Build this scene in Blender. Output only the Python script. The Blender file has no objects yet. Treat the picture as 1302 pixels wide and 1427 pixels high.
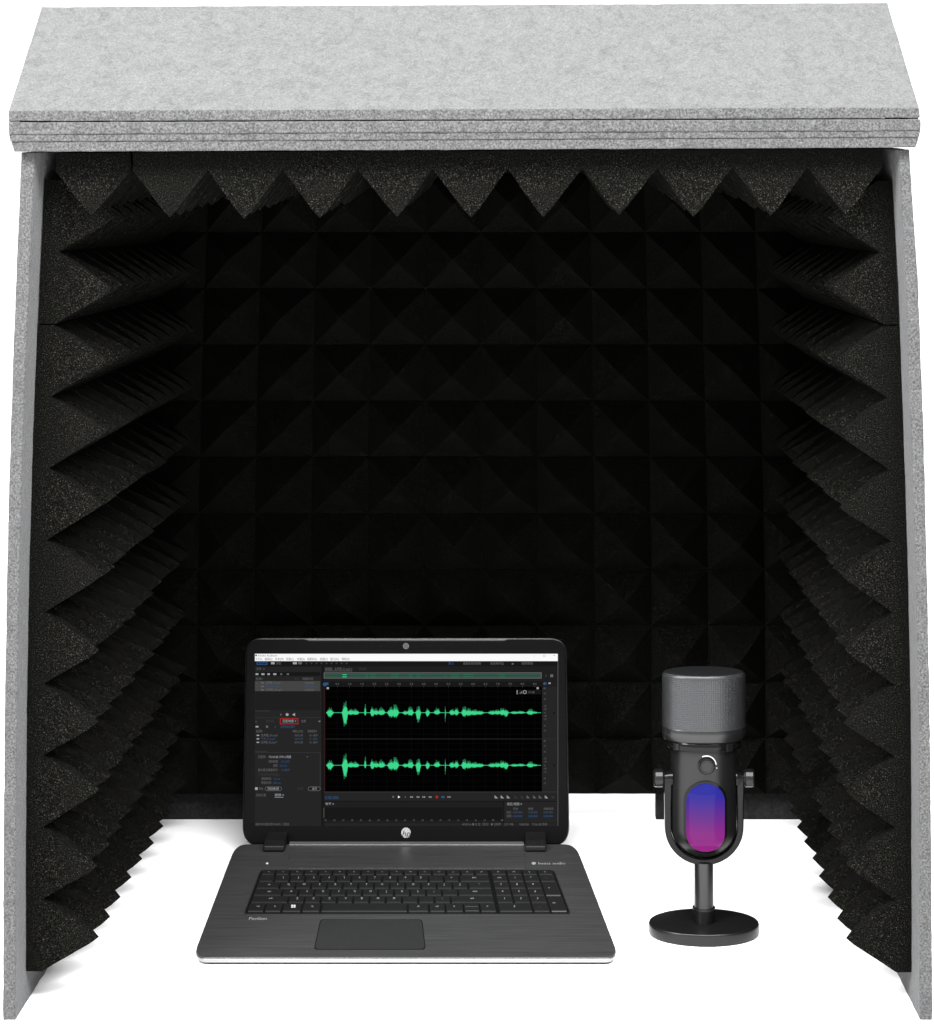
import bpy, bmesh, math, random
from mathutils import Vector, noise
random.seed(7)
scene = bpy.context.scene
COL = scene.collection
# ---------------------------------------------------------------- camera geometry (metres)
S = 0.8 / 1260.0            # metres per photo pixel on the plane of the booth's mouth
Z0 = 1.8                    # camera to booth mouth
H = 1137 * S                # camera height
CX, CY = 730.0, 285.0
def P(px, py, zr):          # a point measured on the photo, zr = distance / Z0
    return Vector(((px - CX) * S * zr, (zr - 1) * Z0, H - (py - CY) * S * zr))

cam_d = bpy.data.cameras.new("camera"); cam = bpy.data.objects.new("camera", cam_d); COL.objects.link(cam)
cam.location = (0, -Z0, H); cam.rotation_euler = (math.radians(90), 0, 0)
cam_d.sensor_fit = 'VERTICAL'; cam_d.sensor_height = 36; cam_d.lens = (Z0 / S) / 1427 * 36
cam_d.shift_x = -(CX - 651) / 1427; cam_d.shift_y = -(713.5 - CY) / 1427
cam_d.clip_start = 0.05; cam_d.clip_end = 500
scene.camera = cam

# ---------------------------------------------------------------- materials
def new_mat(name):
    m = bpy.data.materials.new(name); m.use_nodes = True
    nt = m.node_tree; b = nt.nodes['Principled BSDF']
    return m, nt, b
def node(nt, kind, **kw):
    n = nt.nodes.new(kind)
    for k, v in kw.items():
        if k in n.inputs: n.inputs[k].default_value = v
        else: setattr(n, k, v)
    return n
def ramp(nt, stops):
    r = nt.nodes.new('ShaderNodeValToRGB')
    while len(r.color_ramp.elements) < len(stops): r.color_ramp.elements.new(0.5)
    for e, (p, c) in zip(r.color_ramp.elements, stops):
        e.position = p; e.color = (*c, 1) if isinstance(c, tuple) else (c, c, c, 1)
    return r
def coords(nt, scale=(1, 1, 1)):
    tc = nt.nodes.new('ShaderNodeTexCoord'); mp = nt.nodes.new('ShaderNodeMapping')
    mp.inputs['Scale'].default_value = scale
    nt.links.new(tc.outputs['Object'], mp.inputs['Vector']); return mp.outputs['Vector']
def simple(name, col, rough=0.5, metal=0.0, spec=0.5, coat=0.0, noise_amt=0.0, nscale=300):
    m, nt, b = new_mat(name)
    c = (col, col, col) if not isinstance(col, tuple) else col
    b.inputs['Base Color'].default_value = (*c, 1); b.inputs['Roughness'].default_value = rough
    b.inputs['Metallic'].default_value = metal; b.inputs['Specular IOR Level'].default_value = spec
    b.inputs['Coat Weight'].default_value = coat; b.inputs['Coat Roughness'].default_value = 0.08
    if noise_amt:
        n = node(nt, 'ShaderNodeTexNoise', Scale=nscale, Detail=3.0); nt.links.new(coords(nt), n.inputs['Vector'])
        r = ramp(nt, [(0.3, tuple(x * (1 - noise_amt) for x in c)), (0.7, tuple(x * (1 + noise_amt) for x in c))])
        nt.links.new(n.outputs['Fac'], r.inputs['Fac']); nt.links.new(r.outputs['Color'], b.inputs['Base Color'])
        mr = node(nt, 'ShaderNodeMapRange'); mr.inputs['To Min'].default_value = rough * .85; mr.inputs['To Max'].default_value = min(1, rough * 1.15)
        nt.links.new(n.outputs['Fac'], mr.inputs['Value']); nt.links.new(mr.outputs['Result'], b.inputs['Roughness'])
    return m
def emit(name, col, strength=1.0):
    m, nt, b = new_mat(name)
    b.inputs['Base Color'].default_value = (0, 0, 0, 1); b.inputs['Specular IOR Level'].default_value = 0
    b.inputs['Roughness'].default_value = 1
    b.inputs['Emission Color'].default_value = (*col, 1); b.inputs['Emission Strength'].default_value = strength
    return m
def lin(r, g, b):
    f = lambda c: (c / 255 / 12.92) if c / 255 <= .04045 else ((c / 255 + .055) / 1.055) ** 2.4
    return (f(r), f(g), f(b))

def felt_mat(name, lo, hi, tint=(1, 1, 1), stretch=(1, 1, 1), contrast=1.0):
    m, nt, b = new_mat(name); L = nt.links
    v = coords(nt, stretch)
    fine = node(nt, 'ShaderNodeTexNoise', Scale=520.0, Detail=4.0, Roughness=0.75); L.new(v, fine.inputs['Vector'])
    mott = node(nt, 'ShaderNodeTexNoise', Scale=80.0, Detail=8.0, Roughness=0.8, Distortion=0.8); L.new(v, mott.inputs['Vector'])
    mid = tuple((lo + hi) / 2 * t for t in tint)
    r1 = ramp(nt, [(0.5 - .17 / contrast, tuple(lo * t for t in tint)), (0.5, mid), (0.5 + .14 / contrast, tuple(hi * t for t in tint))]); L.new(fine.outputs['Fac'], r1.inputs['Fac'])
    r2 = ramp(nt, [(0.34, 0.70), (0.5, 0.96), (0.66, 1.10)]); L.new(mott.outputs['Fac'], r2.inputs['Fac'])
    mx = node(nt, 'ShaderNodeMix', data_type='RGBA', blend_type='MULTIPLY'); mx.inputs[0].default_value = 1
    L.new(r1.outputs['Color'], mx.inputs[6]); L.new(r2.outputs['Color'], mx.inputs[7])
    # dark fibres
    fb = node(nt, 'ShaderNodeTexNoise', Scale=300.0, Detail=3.0, Roughness=.6, Distortion=2.5); L.new(coords(nt, (1, 3.2, 3.2)), fb.inputs['Vector'])
    r3 = ramp(nt, [(0.34, 0.62), (0.45, 0.95), (0.6, 1.0), (0.72, 1.12)]); L.new(fb.outputs['Fac'], r3.inputs['Fac'])
    mx2 = node(nt, 'ShaderNodeMix', data_type='RGBA', blend_type='MULTIPLY'); mx2.inputs[0].default_value = .7
    L.new(mx.outputs[2], mx2.inputs[6]); L.new(r3.outputs['Color'], mx2.inputs[7])
    L.new(mx2.outputs[2], b.inputs['Base Color'])
    b.inputs['Roughness'].default_value = 0.95; b.inputs['Specular IOR Level'].default_value = 0.15
    b.inputs['Sheen Weight'].default_value = 0.08
    bp = node(nt, 'ShaderNodeBump', Strength=0.55, Distance=0.0012); L.new(fine.outputs['Fac'], bp.inputs['Height'])
    L.new(bp.outputs['Normal'], b.inputs['Normal'])
    return m
M = {}
M['felt'] = felt_mat('grey_felt', 0.046, 0.078, (0.985, 1.0, 1.0))
M['felt_edge'] = felt_mat('cut_felt_edge', 0.017, 0.072, (0.99, 0.99, 1.0), (1, 1, 1), 1.15)
M['felt_skin'] = felt_mat('bluish_felt', 0.036, 0.056, (0.98, 0.99, 1.03))

def foam_mat():
    m, nt, b = new_mat('black_foam'); L = nt.links
    v = coords(nt)
    n = node(nt, 'ShaderNodeTexNoise', Scale=1000.0, Detail=2.0, Roughness=0.7); L.new(v, n.inputs['Vector'])
    r = ramp(nt, [(0.44, (0.0003, 0.0003, 0.0003)), (0.55, (0.0016, 0.0016, 0.0013)), (0.65, (0.0095, 0.0092, 0.0072)), (0.75, (0.050, 0.048, 0.038))])
    L.new(n.outputs['Fac'], r.inputs['Fac']); L.new(r.outputs['Color'], b.inputs['Base Color'])
    b.inputs['Roughness'].default_value = 0.9; b.inputs['Specular IOR Level'].default_value = 0.03
    bp = node(nt, 'ShaderNodeBump', Strength=0.5, Distance=0.001); L.new(n.outputs['Fac'], bp.inputs['Height'])
    L.new(bp.outputs['Normal'], b.inputs['Normal']); return m
M['foam'] = foam_mat()
M['black_cloth'] = simple('black_backing', 0.012, 0.95, spec=0.05, noise_amt=.4)

def brushed():
    m, nt, b = new_mat('brushed_dark_metal'); L = nt.links
    n = node(nt, 'ShaderNodeTexNoise', Scale=1.0, Detail=5.0, Roughness=0.65); L.new(coords(nt, (14, 1100, 300)), n.inputs['Vector'])
    r = ramp(nt, [(0.3, 0.024), (0.7, 0.052)]); L.new(n.outputs['Fac'], r.inputs['Fac'])
    L.new(r.outputs['Color'], b.inputs['Base Color']); b.inputs['Metallic'].default_value = 0.55
    mr = node(nt, 'ShaderNodeMapRange'); mr.inputs['To Min'].default_value = .3; mr.inputs['To Max'].default_value = .55
    L.new(n.outputs['Fac'], mr.inputs['Value']); L.new(mr.outputs['Result'], b.inputs['Roughness'])
    return m
M['deck'] = brushed()
M['pad'] = simple('touchpad_metal', 0.019, 0.42, 0.5, noise_amt=.05)
M['silver'] = simple('silver_rim', 0.2, 0.38, 0.8)
M['steel'] = simple('dark_steel', 0.07, 0.35, 0.9)
M['plastic'] = simple('black_plastic', 0.004, 0.45, spec=.12, noise_amt=.15)
M['bezel'] = simple('charcoal_bezel', 0.0008, 0.30, 0.0, spec=.055)
M['key'] = simple('key_black', 0.0045, 0.42, spec=.3)
M['tray'] = simple('keyboard_tray_black', 0.002, 0.5, spec=.1, noise_amt=.1)
M['legend'] = simple('legend_white', 0.14, 0.6)
M['white_mark'] = simple('white_mark', 0.3, 0.5)
M['lens'] = simple('lens_glass', 0.01, 0.1, coat=1)
M['mic_body'] = simple('satin_black', 0.0035, 0.3, 0.0, spec=.22)
M['mic_gloss'] = simple('gloss_black', 0.002, 0.16, 0.0, spec=.12)
M['mic_metal'] = simple('gunmetal', 0.028, 0.27, 0.85)
M['floor'] = simple('white_table', 0.9, 0.6, spec=0.2, noise_amt=.01, nscale=20)

def grille_mat(R):
    m, nt, b = new_mat('perforated_metal'); L = nt.links
    tc = nt.nodes.new('ShaderNodeTexCoord'); sp = nt.nodes.new('ShaderNodeSeparateXYZ')
    # position relative to the microphone axis is baked in the UV map (arc length, height)
    L.new(tc.outputs['UV'], sp.inputs['Vector'])
    def mth(op, a, bb=None, val=None):
        n = nt.nodes.new('ShaderNodeMath'); n.operation = op; L.new(a, n.inputs[0])
        if bb is not None: L.new(bb, n.inputs[1])
        if val is not None: n.inputs[1].default_value = val
        return n.outputs[0]
    k = 2 * math.pi / 0.0036
    u = mth('MULTIPLY', sp.outputs['X'], val=k); v = mth('MULTIPLY', sp.outputs['Y'], val=k)
    a = mth('SINE', mth('ADD', u, v)); c = mth('SINE', mth('SUBTRACT', u, v))
    s = mth('MULTIPLY', a, c)
    r = ramp(nt, [(0.0, 1.0), (0.16, 0.0)]); L.new(s, r.inputs['Fac'])
    mx = node(nt, 'ShaderNodeMix', data_type='RGBA'); L.new(r.outputs['Color'], mx.inputs[0])
    mx.inputs[6].default_value = (0.002, 0.002, 0.0022, 1); mx.inputs[7].default_value = (0.032, 0.033, 0.036, 1)
    L.new(mx.outputs[2], b.inputs['Base Color']); b.inputs['Roughness'].default_value = .38
    L.new(mth('MULTIPLY', r.outputs['Color'], val=.85), b.inputs['Metallic'])
    bp = node(nt, 'ShaderNodeBump', Strength=0.5, Distance=0.0006); L.new(r.outputs['Color'], bp.inputs['Height'])
    L.new(bp.outputs['Normal'], b.inputs['Normal']); return m

# ---------------------------------------------------------------- mesh helpers
class MB:
    def __init__(s): s.v = []; s.f = []; s.m = []; s.uv = None
    def add(s, pts, faces, mi=0):
        o = len(s.v); s.v += [Vector(p) for p in pts]
        for f in faces: s.f.append([o + i for i in f]); s.m.append(mi)
    def poly(s, pts, mi=0): s.add(pts, [list(range(len(pts)))], mi)
    def prism(s, top, bot, mi=0, cap_mi=None):
        n = len(top); c = mi if cap_mi is None else cap_mi
        o = len(s.v); s.v += [Vector(p) for p in top] + [Vector(p) for p in bot]
        s.f.append([o + i for i in range(n)]); s.m.append(c)
        s.f.append([o + n + i for i in reversed(range(n))]); s.m.append(mi)
        for i in range(n):
            j = (i + 1) % n; s.f.append([o + i, o + n + i, o + n + j, o + j]); s.m.append(mi)
    def lathe(s, prof, c, ysc=1.0, seg=64, mi=0, axis='z'):
        o = len(s.v); n = len(prof)
        for r, h in prof:
            for k in range(seg):
                a = 2 * math.pi * k / seg
                p, q = r * math.cos(a), r * math.sin(a)
                if axis == 'z': s.v.append(Vector((c[0] + p, c[1] + q * ysc, c[2] + h)))
                elif axis == 'y': s.v.append(Vector((c[0] + p, c[1] + h, c[2] + q)))
                else: s.v.append(Vector((c[0] + h, c[1] + p, c[2] + q)))
        for i in range(n - 1):
            for k in range(seg):
                l = (k + 1) % seg
                s.f.append([o + i * seg + k, o + i * seg + l, o + (i + 1) * seg + l, o + (i + 1) * seg + k]); s.m.append(mi)
        s.f.append([o + k for k in reversed(range(seg))]); s.m.append(mi)
        s.f.append([o + (n - 1) * seg + k for k in range(seg)]); s.m.append(mi)
    def build(s, name, mats, parent=None, smooth=False, recalc=True, bevel=0, base=None):
        b = base if base is not None else (BASE.get(parent.name) if parent else None)
        if b is None: b = Vector((0, 0, 0))
        me = bpy.data.meshes.new(name); me.from_pydata([tuple(p - b) for p in s.v], [], s.f)
        if not isinstance(mats, (list, tuple)): mats = [mats]
        for m in mats: me.materials.append(m)
        me.polygons.foreach_set('material_index', s.m)
        if recalc:
            bm = bmesh.new(); bm.from_mesh(me); bmesh.ops.recalc_face_normals(bm, faces=bm.faces); bm.to_mesh(me); bm.free()
        if smooth: 
            me.shade_smooth(); me.set_sharp_from_angle(angle=math.radians(38))
        me.update()
        o = bpy.data.objects.new(name, me); COL.objects.link(o)
        if parent: o.parent = parent; BASE[o.name] = b
        if bevel:
            md = o.modifiers.new('bevel', 'BEVEL'); md.width = bevel; md.segments = 3; md.limit_method = 'ANGLE'; md.angle_limit = math.radians(40)
        return o
BASE = {}
def thing(name, label, cat, base):
    o = bpy.data.objects.new(name, None); COL.objects.link(o); o.location = base; o['label'] = label; o['category'] = cat
    o.empty_display_size = 0.05; BASE[name] = Vector(base); return o

def gridbox(fmap, L, step=0.006, r=0.0012, jit=0.00035, seed=0, matfn=None):
    """felt slab: (u,v,w) in 0..1 mapped by fmap; slightly rounded and fuzzy. matfn(axis, side) -> material slot"""
    mb = MB(); ax = []
    for l in L:
        n = max(2, int(l / step)); e = r / l
        ps = [0.0] + [e + (1 - 2 * e) * i / n for i in range(n + 1)] + [1.0] if l > 3 * r else [0, .5, 1]
        ax.append(ps)
    idx = {}
    def vid(i, j, k):
        key = (i, j, k)
        if key in idx: return idx[key]
        t = [i, j, k]; c = [ax[a][t[a]] for a in range(3)]
        on = [a for a in range(3) if t[a] in (0, len(ax[a]) - 1)]
        if len(on) > 1:
            for a in on: c[a] += (0.3 * r / L[a]) * (1 if t[a] == 0 else -1)
        p = fmap(*c)
        nv = noise.noise_vector(p * 260 + Vector((seed * 7.1, 0, 0))); nv2 = noise.noise_vector(p * 45 + Vector((seed * 3.1, 5, 0)))
        p = p + nv * jit + nv2 * jit * 1.0
        idx[key] = len(mb.v); mb.v.append(p); return idx[key]
    for a in range(3):
        b, c = (a + 1) % 3, (a + 2) % 3
        for side in (0, len(ax[a]) - 1):
            mi = matfn(a, 1 if side else 0) if matfn else 0
            for i in range(len(ax[b]) - 1):
                for j in range(len(ax[c]) - 1):
                    q = []
                    for di, dj in ((0, 0), (1, 0), (1, 1), (0, 1)):
                        t = [0, 0, 0]; t[a] = side; t[b] = i + di; t[c] = j + dj; q.append(vid(*t))
                    mb.f.append(q); mb.m.append(mi)
    return mb
def hexmap(c):   # corners c[u][v][w]
    def f(u, v, w):
        r = Vector((0, 0, 0))
        for i, a in ((0, 1 - u), (1, u)):
            for j, b in ((0, 1 - v), (1, v)):
                for k, d in ((0, 1 - w), (1, w)): r += c[i][j][k] * (a * b * d)
        return r
    return f
def foam(fmap, na, nb, base, tooth, sub=10, jit=0.0003, seed=0, j0=0):
    """pyramid foam tile; fmap(a,b,h): a in 0..na, b in 0..nb teeth, h metres above the wall"""
    mb = MB(); A, B = na * sub, nb * sub
    idx = {}
    def hh(i, j):
        fa, fb = (i % sub) / sub, (j % sub) / sub
        t = 1 - 2 * max(abs(fa - .5), abs(fb - .5))
        if t > .93: t = .955
        if t < .001: t = .015
        return t
    wob = {}
    for i in range(A + 1):
        for j in range(j0, B + 1):
            t = hh(i, j); ca, cb = i // sub, j // sub
            if (ca, cb) not in wob: wob[(ca, cb)] = (random.uniform(-.035, .035), random.uniform(-.035, .035), random.uniform(.965, 1.02))
            wa, wb, wh = wob[(ca, cb)]
            p = fmap(i / sub + wa * t, j / sub + wb * t, base + tooth * t * wh)
            nv = noise.noise_vector(p * 190 + Vector((seed * 5.3, 0, 0)))
            idx[(i, j)] = len(mb.v); mb.v.append(p + nv * jit)
    for i in range(A):
        for j in range(j0, B):
            a, b, c, d = idx[(i, j)], idx[(i + 1, j)], idx[(i + 1, j + 1)], idx[(i, j + 1)]
            fa, fb = (i % sub + .5) / sub - .5, (j % sub + .5) / sub - .5
            if fa * fb > 0: mb.f += [[a, b, c], [a, c, d]]
            else: mb.f += [[a, b, d], [b, c, d]]
            mb.m += [0, 0]
    rim = [(i, j0) for i in range(A)] + [(A, j) for j in range(j0, B)] + [(i, B) for i in range(A, 0, -1)] + [(0, j) for j in range(B, j0, -1)]
    low = []
    for i, j in rim: low.append(len(mb.v)); mb.v.append(fmap(i / sub, j / sub, 0.0))
    n = len(rim)
    for k in range(n):
        l = (k + 1) % n; mb.f.append([idx[rim[k]], low[k], low[l], idx[rim[l]]]); mb.m.append(0)
    mb.f.append(list(reversed(low))); mb.m.append(0)
    return mb
def interp(tab, y):
    if y <= tab[0][0]: return tab[0][1]
    for (a, p), (b, q) in zip(tab, tab[1:]):
        if y <= b: return p + (q - p) * (y - a) / (b - a)
    return tab[-1][1]

# ---------------------------------------------------------------- floor
mb = MB(); mb.poly([(-60, -20, 0), (60, -20, 0), (60, 120, 0), (-60, 120, 0)])
fl = mb.build('floor', M['floor']); fl['kind'] = 'structure'

# ---------------------------------------------------------------- sound booth
booth = thing('sound_booth', 'open-fronted grey felt booth lined with black pyramid foam, around the laptop and microphone', 'sound booth', (0, 0.3, 0))
LI = [(212, 49), (400, 40.5), (600, 32.5), (800, 27), (1000, 23.5), (1200, 22), (1430, 22)]
LO = [(212, 29.5), (400, 22), (600, 14.5), (800, 9.5), (1000, 6), (1200, 4.5), (1430, 4)]
RI = [(212, 1253), (400, 1263), (600, 1270), (800, 1276.5), (1000, 1280.5), (1200, 1281.5), (1430, 1282)]
RO = [(212, 1268), (400, 1280), (600, 1287.5), (800, 1292.5), (1000, 1296.5), (1200, 1298.5), (1430, 1300)]
def XW(tab, z): return (interp(tab, CY + (H - z) / S) - CX) * S
SL = 0.049
def zroof(y): return 0.7683 + SL * y
DB = 0.592                                        # depth of the back panel's inner face
def side_map(inner, outer, up=0):
    def f(u, v, w):                               # u thickness (inner->outer), v depth, w height
        y = v * (DB + 0.012); z = w * (zroof(y) - 0.0001 + up)
        return Vector((XW(inner, z) * (1 - u) + XW(outer, z) * u, y, z))
    return f
fe = lambda a, s: 1 if (a == 1 or a == 2) else 0
for inner, outer, sd in ((LI, LO, 1), (RI, RO, 2)):
    gridbox(side_map(inner, outer, 0 if sd == 1 else .0025), (0.0115, DB + .012, .77), matfn=fe, seed=sd).build('side_panel', [M['felt_skin'], M['felt_edge']], booth, smooth=False)
# back panel with a low cable notch, and its black inner sheet
def back_sheet(y0, y1, name, mat, inset):
    zt = zroof(y0) - 0.002; zz = [zt * i / 12 for i in range(13)]
    n0, n1 = (560 - CX) * S * 1.329, (914 - CX) * S * 1.329
    left = [(XW(LI, z) + inset, z) for z in zz]; right = [(XW(RI, z) - inset, z) for z in reversed(zz)]
    pts = left + right + [(n1, 0), (n1, .0325), (n0, .0325), (n0, 0)]
    m = MB(); m.prism([(x, y0, z) for x, z in pts], [(x, y1, z) for x, z in pts]); return m.build(name, mat, booth)
back_sheet(DB, DB + .011, 'back_panel', M['felt_skin'], .0006)
back_sheet(DB - .0035, DB - .0005, 'backing_sheet', M['black_cloth'], .0008)
# roof: three stacked felt slabs and the raised front flap
ZF = 0.9933
def slab(xl, xr, ylt, yrt, ylb, yrb, back, seed, name='roof_panel', chamfer=0, zf=None):
    zf = zf or ZF
    c = [[[None, None], [None, None]], [[None, None], [None, None]]]
    for i, (x, yt, yb) in enumerate(((xl, ylt, ylb), (xr, yrt, yrb))):
        ft = P(x, yt, zf); fb = P(x + (chamfer if i == 0 else -chamfer), yb, zf)
        c[i][0][1] = ft; c[i][0][0] = fb
        c[i][1][1] = ft + Vector((0, back, back * SL)); c[i][1][0] = fb + Vector((0, back, back * SL))
    th = abs(c[0][0][1].z - c[0][0][0].z)
    return gridbox(hexmap(c), (.8, back, th), matfn=fe2, seed=seed, r=.001, jit=.00028).build(name, [M['felt'], M['felt_edge']], booth)
fe2 = lambda a, s: 1 if a in (0, 1) else 0
slab(12, 1283.5, 170.6, 166.2, 187.3, 182, .60, 11)
slab(12.5, 1283, 187.0, 181.7, 197.6, 191.2, .60, 12, chamfer=2, zf=ZF + .0006)
slab(15, 1281, 197.5, 191.1, 211.5, 205.5, .598, 13, chamfer=5, zf=ZF + .0012)
zb = ZF + .075
ftl, ftr = P(12, 154.5, ZF), P(1281, 149.5, ZF); fbl, fbr = P(12, 169.5, ZF), P(1283, 165, ZF)
btl, btr = P(58, 9, zb), P(1237, 3, zb); dn = Vector((0, 0.003, -0.012))
c = [[[fbl, ftl], [btl + dn, btl]], [[fbr, ftr], [btr + dn, btr]]]
gridbox(hexmap(c), (.8, .17, .0095), matfn=fe2, seed=14, jit=.0003, step=.005).build('roof_flap', [M['felt'], M['felt_edge']], booth)
# rear riser and end gussets that carry the raised flap
yb_ = btl.y - .006
def flat(pts, off, name='flap_support'):
    m = MB(); m.prism(pts, [Vector(p) + Vector(off) for p in pts]); m.build(name, M['felt_skin'], booth)
zt0 = P(12, 171, ZF).z
flat([(btl.x + .01, yb_, zt0 + SL * .15), (btr.x - .01, yb_, zt0 + SL * .15 + .003), (btr.x - .01, yb_, btr.z - .014), (btl.x + .01, yb_, btl.z - .014)], (0, -.009, 0))
for t, sgn in ((btl, 1), (btr, -1)):
    x = (ftl.x if sgn > 0 else ftr.x) + sgn * .0004
    flat([(x, -.0112, zt0 - .003), (x, yb_ - .01, zt0 + .004), (x, yb_ - .01, t.z - .024), (x, -.0112, zt0 + .003)], (sgn * .009, 0, 0))

# foam tiles
FY, PD, PV, FZ = 0.036, 0.0537, 0.0648, 0.0300
def lf(z0, off):
    return lambda b, a, h: Vector((XW(LI, z0 + b * PV) + off + h, FY + (a - .5) * PD, z0 + b * PV))
def rf(z0, off):
    return lambda b, a, h: Vector((XW(RI, z0 + b * PV) - off - h, FY + (a - .5) * PD, z0 + b * PV))
foam(lf(FZ, .0006), 9, 10, .0138, .0545, seed=1, j0=5).build('foam_tile', M['foam'], booth)
foam(lf(FZ + 9 * PV + .0012, .0012), 2, 10, .0150, .0535, seed=2, j0=5).build('foam_tile', M['foam'], booth)
foam(rf(FZ - .001, .0006), 9, 10, .0130, .0490, seed=3, j0=5).build('foam_tile', M['foam'], booth)
foam(rf(FZ + 9 * PV + .0004, .0012), 2, 10, .0130, .0490, seed=4, j0=5).build('foam_tile', M['foam'], booth)
CP = 104.4 * S * 1.006; CYF = .010 - .5 * .0563
def cf(x0, off): return lambda a, b, h: Vector(((x0 - CX) * S * 1.006 + a * CP, CYF + off + b * .0563, zroof(CYF + b * .0563) - .0008 - h + .0048 * ((x0 - 77) * S + a * CP)))
foam(cf(77, .004), 1, 10, .0165, .0400, seed=5, j0=5).build('foam_tile', M['foam'], booth)
foam(cf(185.5, 0), 10, 10, .0155, .0455, seed=6, j0=5).build('foam_tile', M['foam'], booth)
bx0 = XW(LI, .05) + .004; bw = (XW(RI, .05) - XW(LI, .05) - .008)
def bf(z0): 
    def f(a, b, h):
        z = z0 + b * .0655; t = a / 12
        return Vector((XW(LI, z) * (1 - t) + XW(RI, z) * t + .002 * (1 - 2 * t), DB - .0042 - h, z))
    return f
foam(bf(.034), 12, 6, .012, .040, sub=6, seed=7).build('foam_tile', M['foam'], booth)
foam(bf(.034 + 6 * .0655 + .0006), 12, 5, .012, .040, sub=6, seed=8).build('foam_tile', M['foam'], booth)

# ---------------------------------------------------------------- laptop
lap = thing('laptop', 'open dark grey laptop showing green audio waveforms, left of the microphone', 'laptop', tuple(P(566, 1260, 1.15).xy) + (0,))
TH = math.radians(8)
LP0 = P(566, 1177, 1.246); LN = Vector((0, -math.cos(TH), math.sin(TH)))
DK0 = Vector((0, .134, .0078)); dk1 = Vector((0, .437, .0182)); DKD = (dk1 - DK0).normalized(); DN = Vector((0, -DKD.z, DKD.y))
CAM = Vector((0, -Z0, H))
def onplane(p0, n):
    def f(px, py, lift=0.0):
        d = Vector(((px - CX) * S, Z0, -(py - CY) * S)); t = n.dot(p0 - CAM) / n.dot(d)
        return CAM + d * t + n * lift
    return f
LID = onplane(LP0, LN); DECK = onplane(DK0, DN)
def rrect(x0, y0, x1, y1, r, n=6):
    out = []
    for cx, cy, a0 in ((x1 - r, y1 - r, 0), (x0 + r, y1 - r, 90), (x0 + r, y0 + r, 180), (x1 - r, y0 + r, 270)):
        for k in range(n + 1):
            a = math.radians(a0 + 90 * k / n); out.append((cx + r * math.cos(a), cy + r * math.sin(a)))
    return out
def rpoly(pts, r, n=6):
    out = []; N = len(pts)
    for i in range(N):
        p = Vector(pts[i]); a = Vector(pts[i - 1]); b = Vector(pts[(i + 1) % N])
        rr = r[i] if isinstance(r, (list, tuple)) else r
        s = p + (a - p).normalized() * rr; e = p + (b - p).normalized() * rr
        for k in range(n + 1):
            t = k / n; q = s * (1 - t) ** 2 + p * 2 * t * (1 - t) + e * t * t; out.append((q.x, q.y))
    return out
_tc = {}
def glyphs(s):
    if s in _tc: return _tc[s]
    cu = bpy.data.curves.new('t', 'FONT'); cu.body = s; cu.size = 1.0; cu.resolution_u = 2
    o = bpy.data.objects.new('t', cu); COL.objects.link(o); bpy.context.view_layer.update()
    dg = bpy.context.evaluated_depsgraph_get(); me = bpy.data.meshes.new_from_object(o.evaluated_get(dg))
    vs = [v.co.copy() for v in me.vertices]; fs = [list(p.vertices) for p in me.polygons]
    bpy.data.objects.remove(o); bpy.data.curves.remove(cu); bpy.data.meshes.remove(me)
    _tc[s] = (vs, fs); return _tc[s]
def text(mb, MAP, s, x, y, h, lift, mi, width=None, center=False, shear=0, ysc=1.0):
    vs, fs = glyphs(s)
    if not vs: return
    w = max(v.x for v in vs); k = h / .72; kx = k
    if width: kx = width / w
    if center: x -= w * kx / 2; y += h / 2
    mb.add([MAP(x + (v.x + shear * v.y) * kx, y - v.y * k * ysc, lift) for v in vs], fs, mi)
def px_prism(mb, MAP, pts, l0, l1, mi=0, cap=None):
    mb.prism([MAP(x, y, l1) for x, y in pts], [MAP(x, y, l0) for x, y in pts], mi, cap)

# base
deck_pts = rpoly([(329, 1176.5), (802, 1176.5), (863, 1334), (269, 1334)], [16, 16, 20, 20], 8)
dw = [DECK(x, y) for x, y in deck_pts]; cen = sum(dw, Vector()) / len(dw)
def ring(sc_out, dz, zmin=None):
    r = []
    for p in dw:
        d = Vector((p.x - cen.x, p.y - cen.y, 0)); q = p + d.normalized() * sc_out; q.z += dz
        if zmin is not None: q.z = zmin
        r.append(q)
    return r
m = MB(); m.prism(ring(0, 0), ring(.0002, -.0012)); base = m.build('base', M['deck'], lap, smooth=True, bevel=.0004)
base['label'] = 'brushed dark grey metal keyboard deck'
m = MB(); m.prism(ring(.0010, -.0013), ring(.0002, -.0052)); m.build('rim', M['silver'], lap, smooth=True, bevel=.0007)
m = MB(); m.prism(ring(-.001, -.0053), ring(-.006, 0, .0004)); m.build('underside', M['plastic'], lap, smooth=True)
# rear strip with speaker groove, decals
m = MB()
px_prism(m, DECK, rpoly([(404, 1181), (730, 1181), (733, 1210.5), (401, 1210.5)], 2), .00005, .0005, 0)
m.build('speaker_strip', M['deck'], lap, bevel=.0002)
m = MB(); px_prism(m, DECK, [(404, 1174.6), (730, 1174.6), (731, 1179), (403, 1179)], .0003, .0015); m.build('hinge_cover', M['silver'], lap, bevel=.0003)
m = MB(); text(m, DECK, 'Pavilion', 346.5, 1282.2, 4.2, .0002, 0, width=25, shear=.15)
m.build('lettering', M['legend'], lap, recalc=False); m = MB()
text(m, DECK, 'beats audio', 750, 1204.8, 3.2, .0002, 0, width=38)
m.poly([DECK(744 + 3 * math.cos(a * .5236), 1203.3 + 1.9 * math.sin(a * .5236), .0002) for a in range(12)], 0)
m.build('lettering', M['legend'], lap, recalc=False)
m = MB(); m.poly([DECK(372.5 + 1.8 * math.cos(a * .5236), 1203.5 + 1.2 * math.sin(a * .5236), .0003) for a in range(12)])
m.build('status_light', emit('status_white', (.8, .85, .9), 1), lap)
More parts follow.
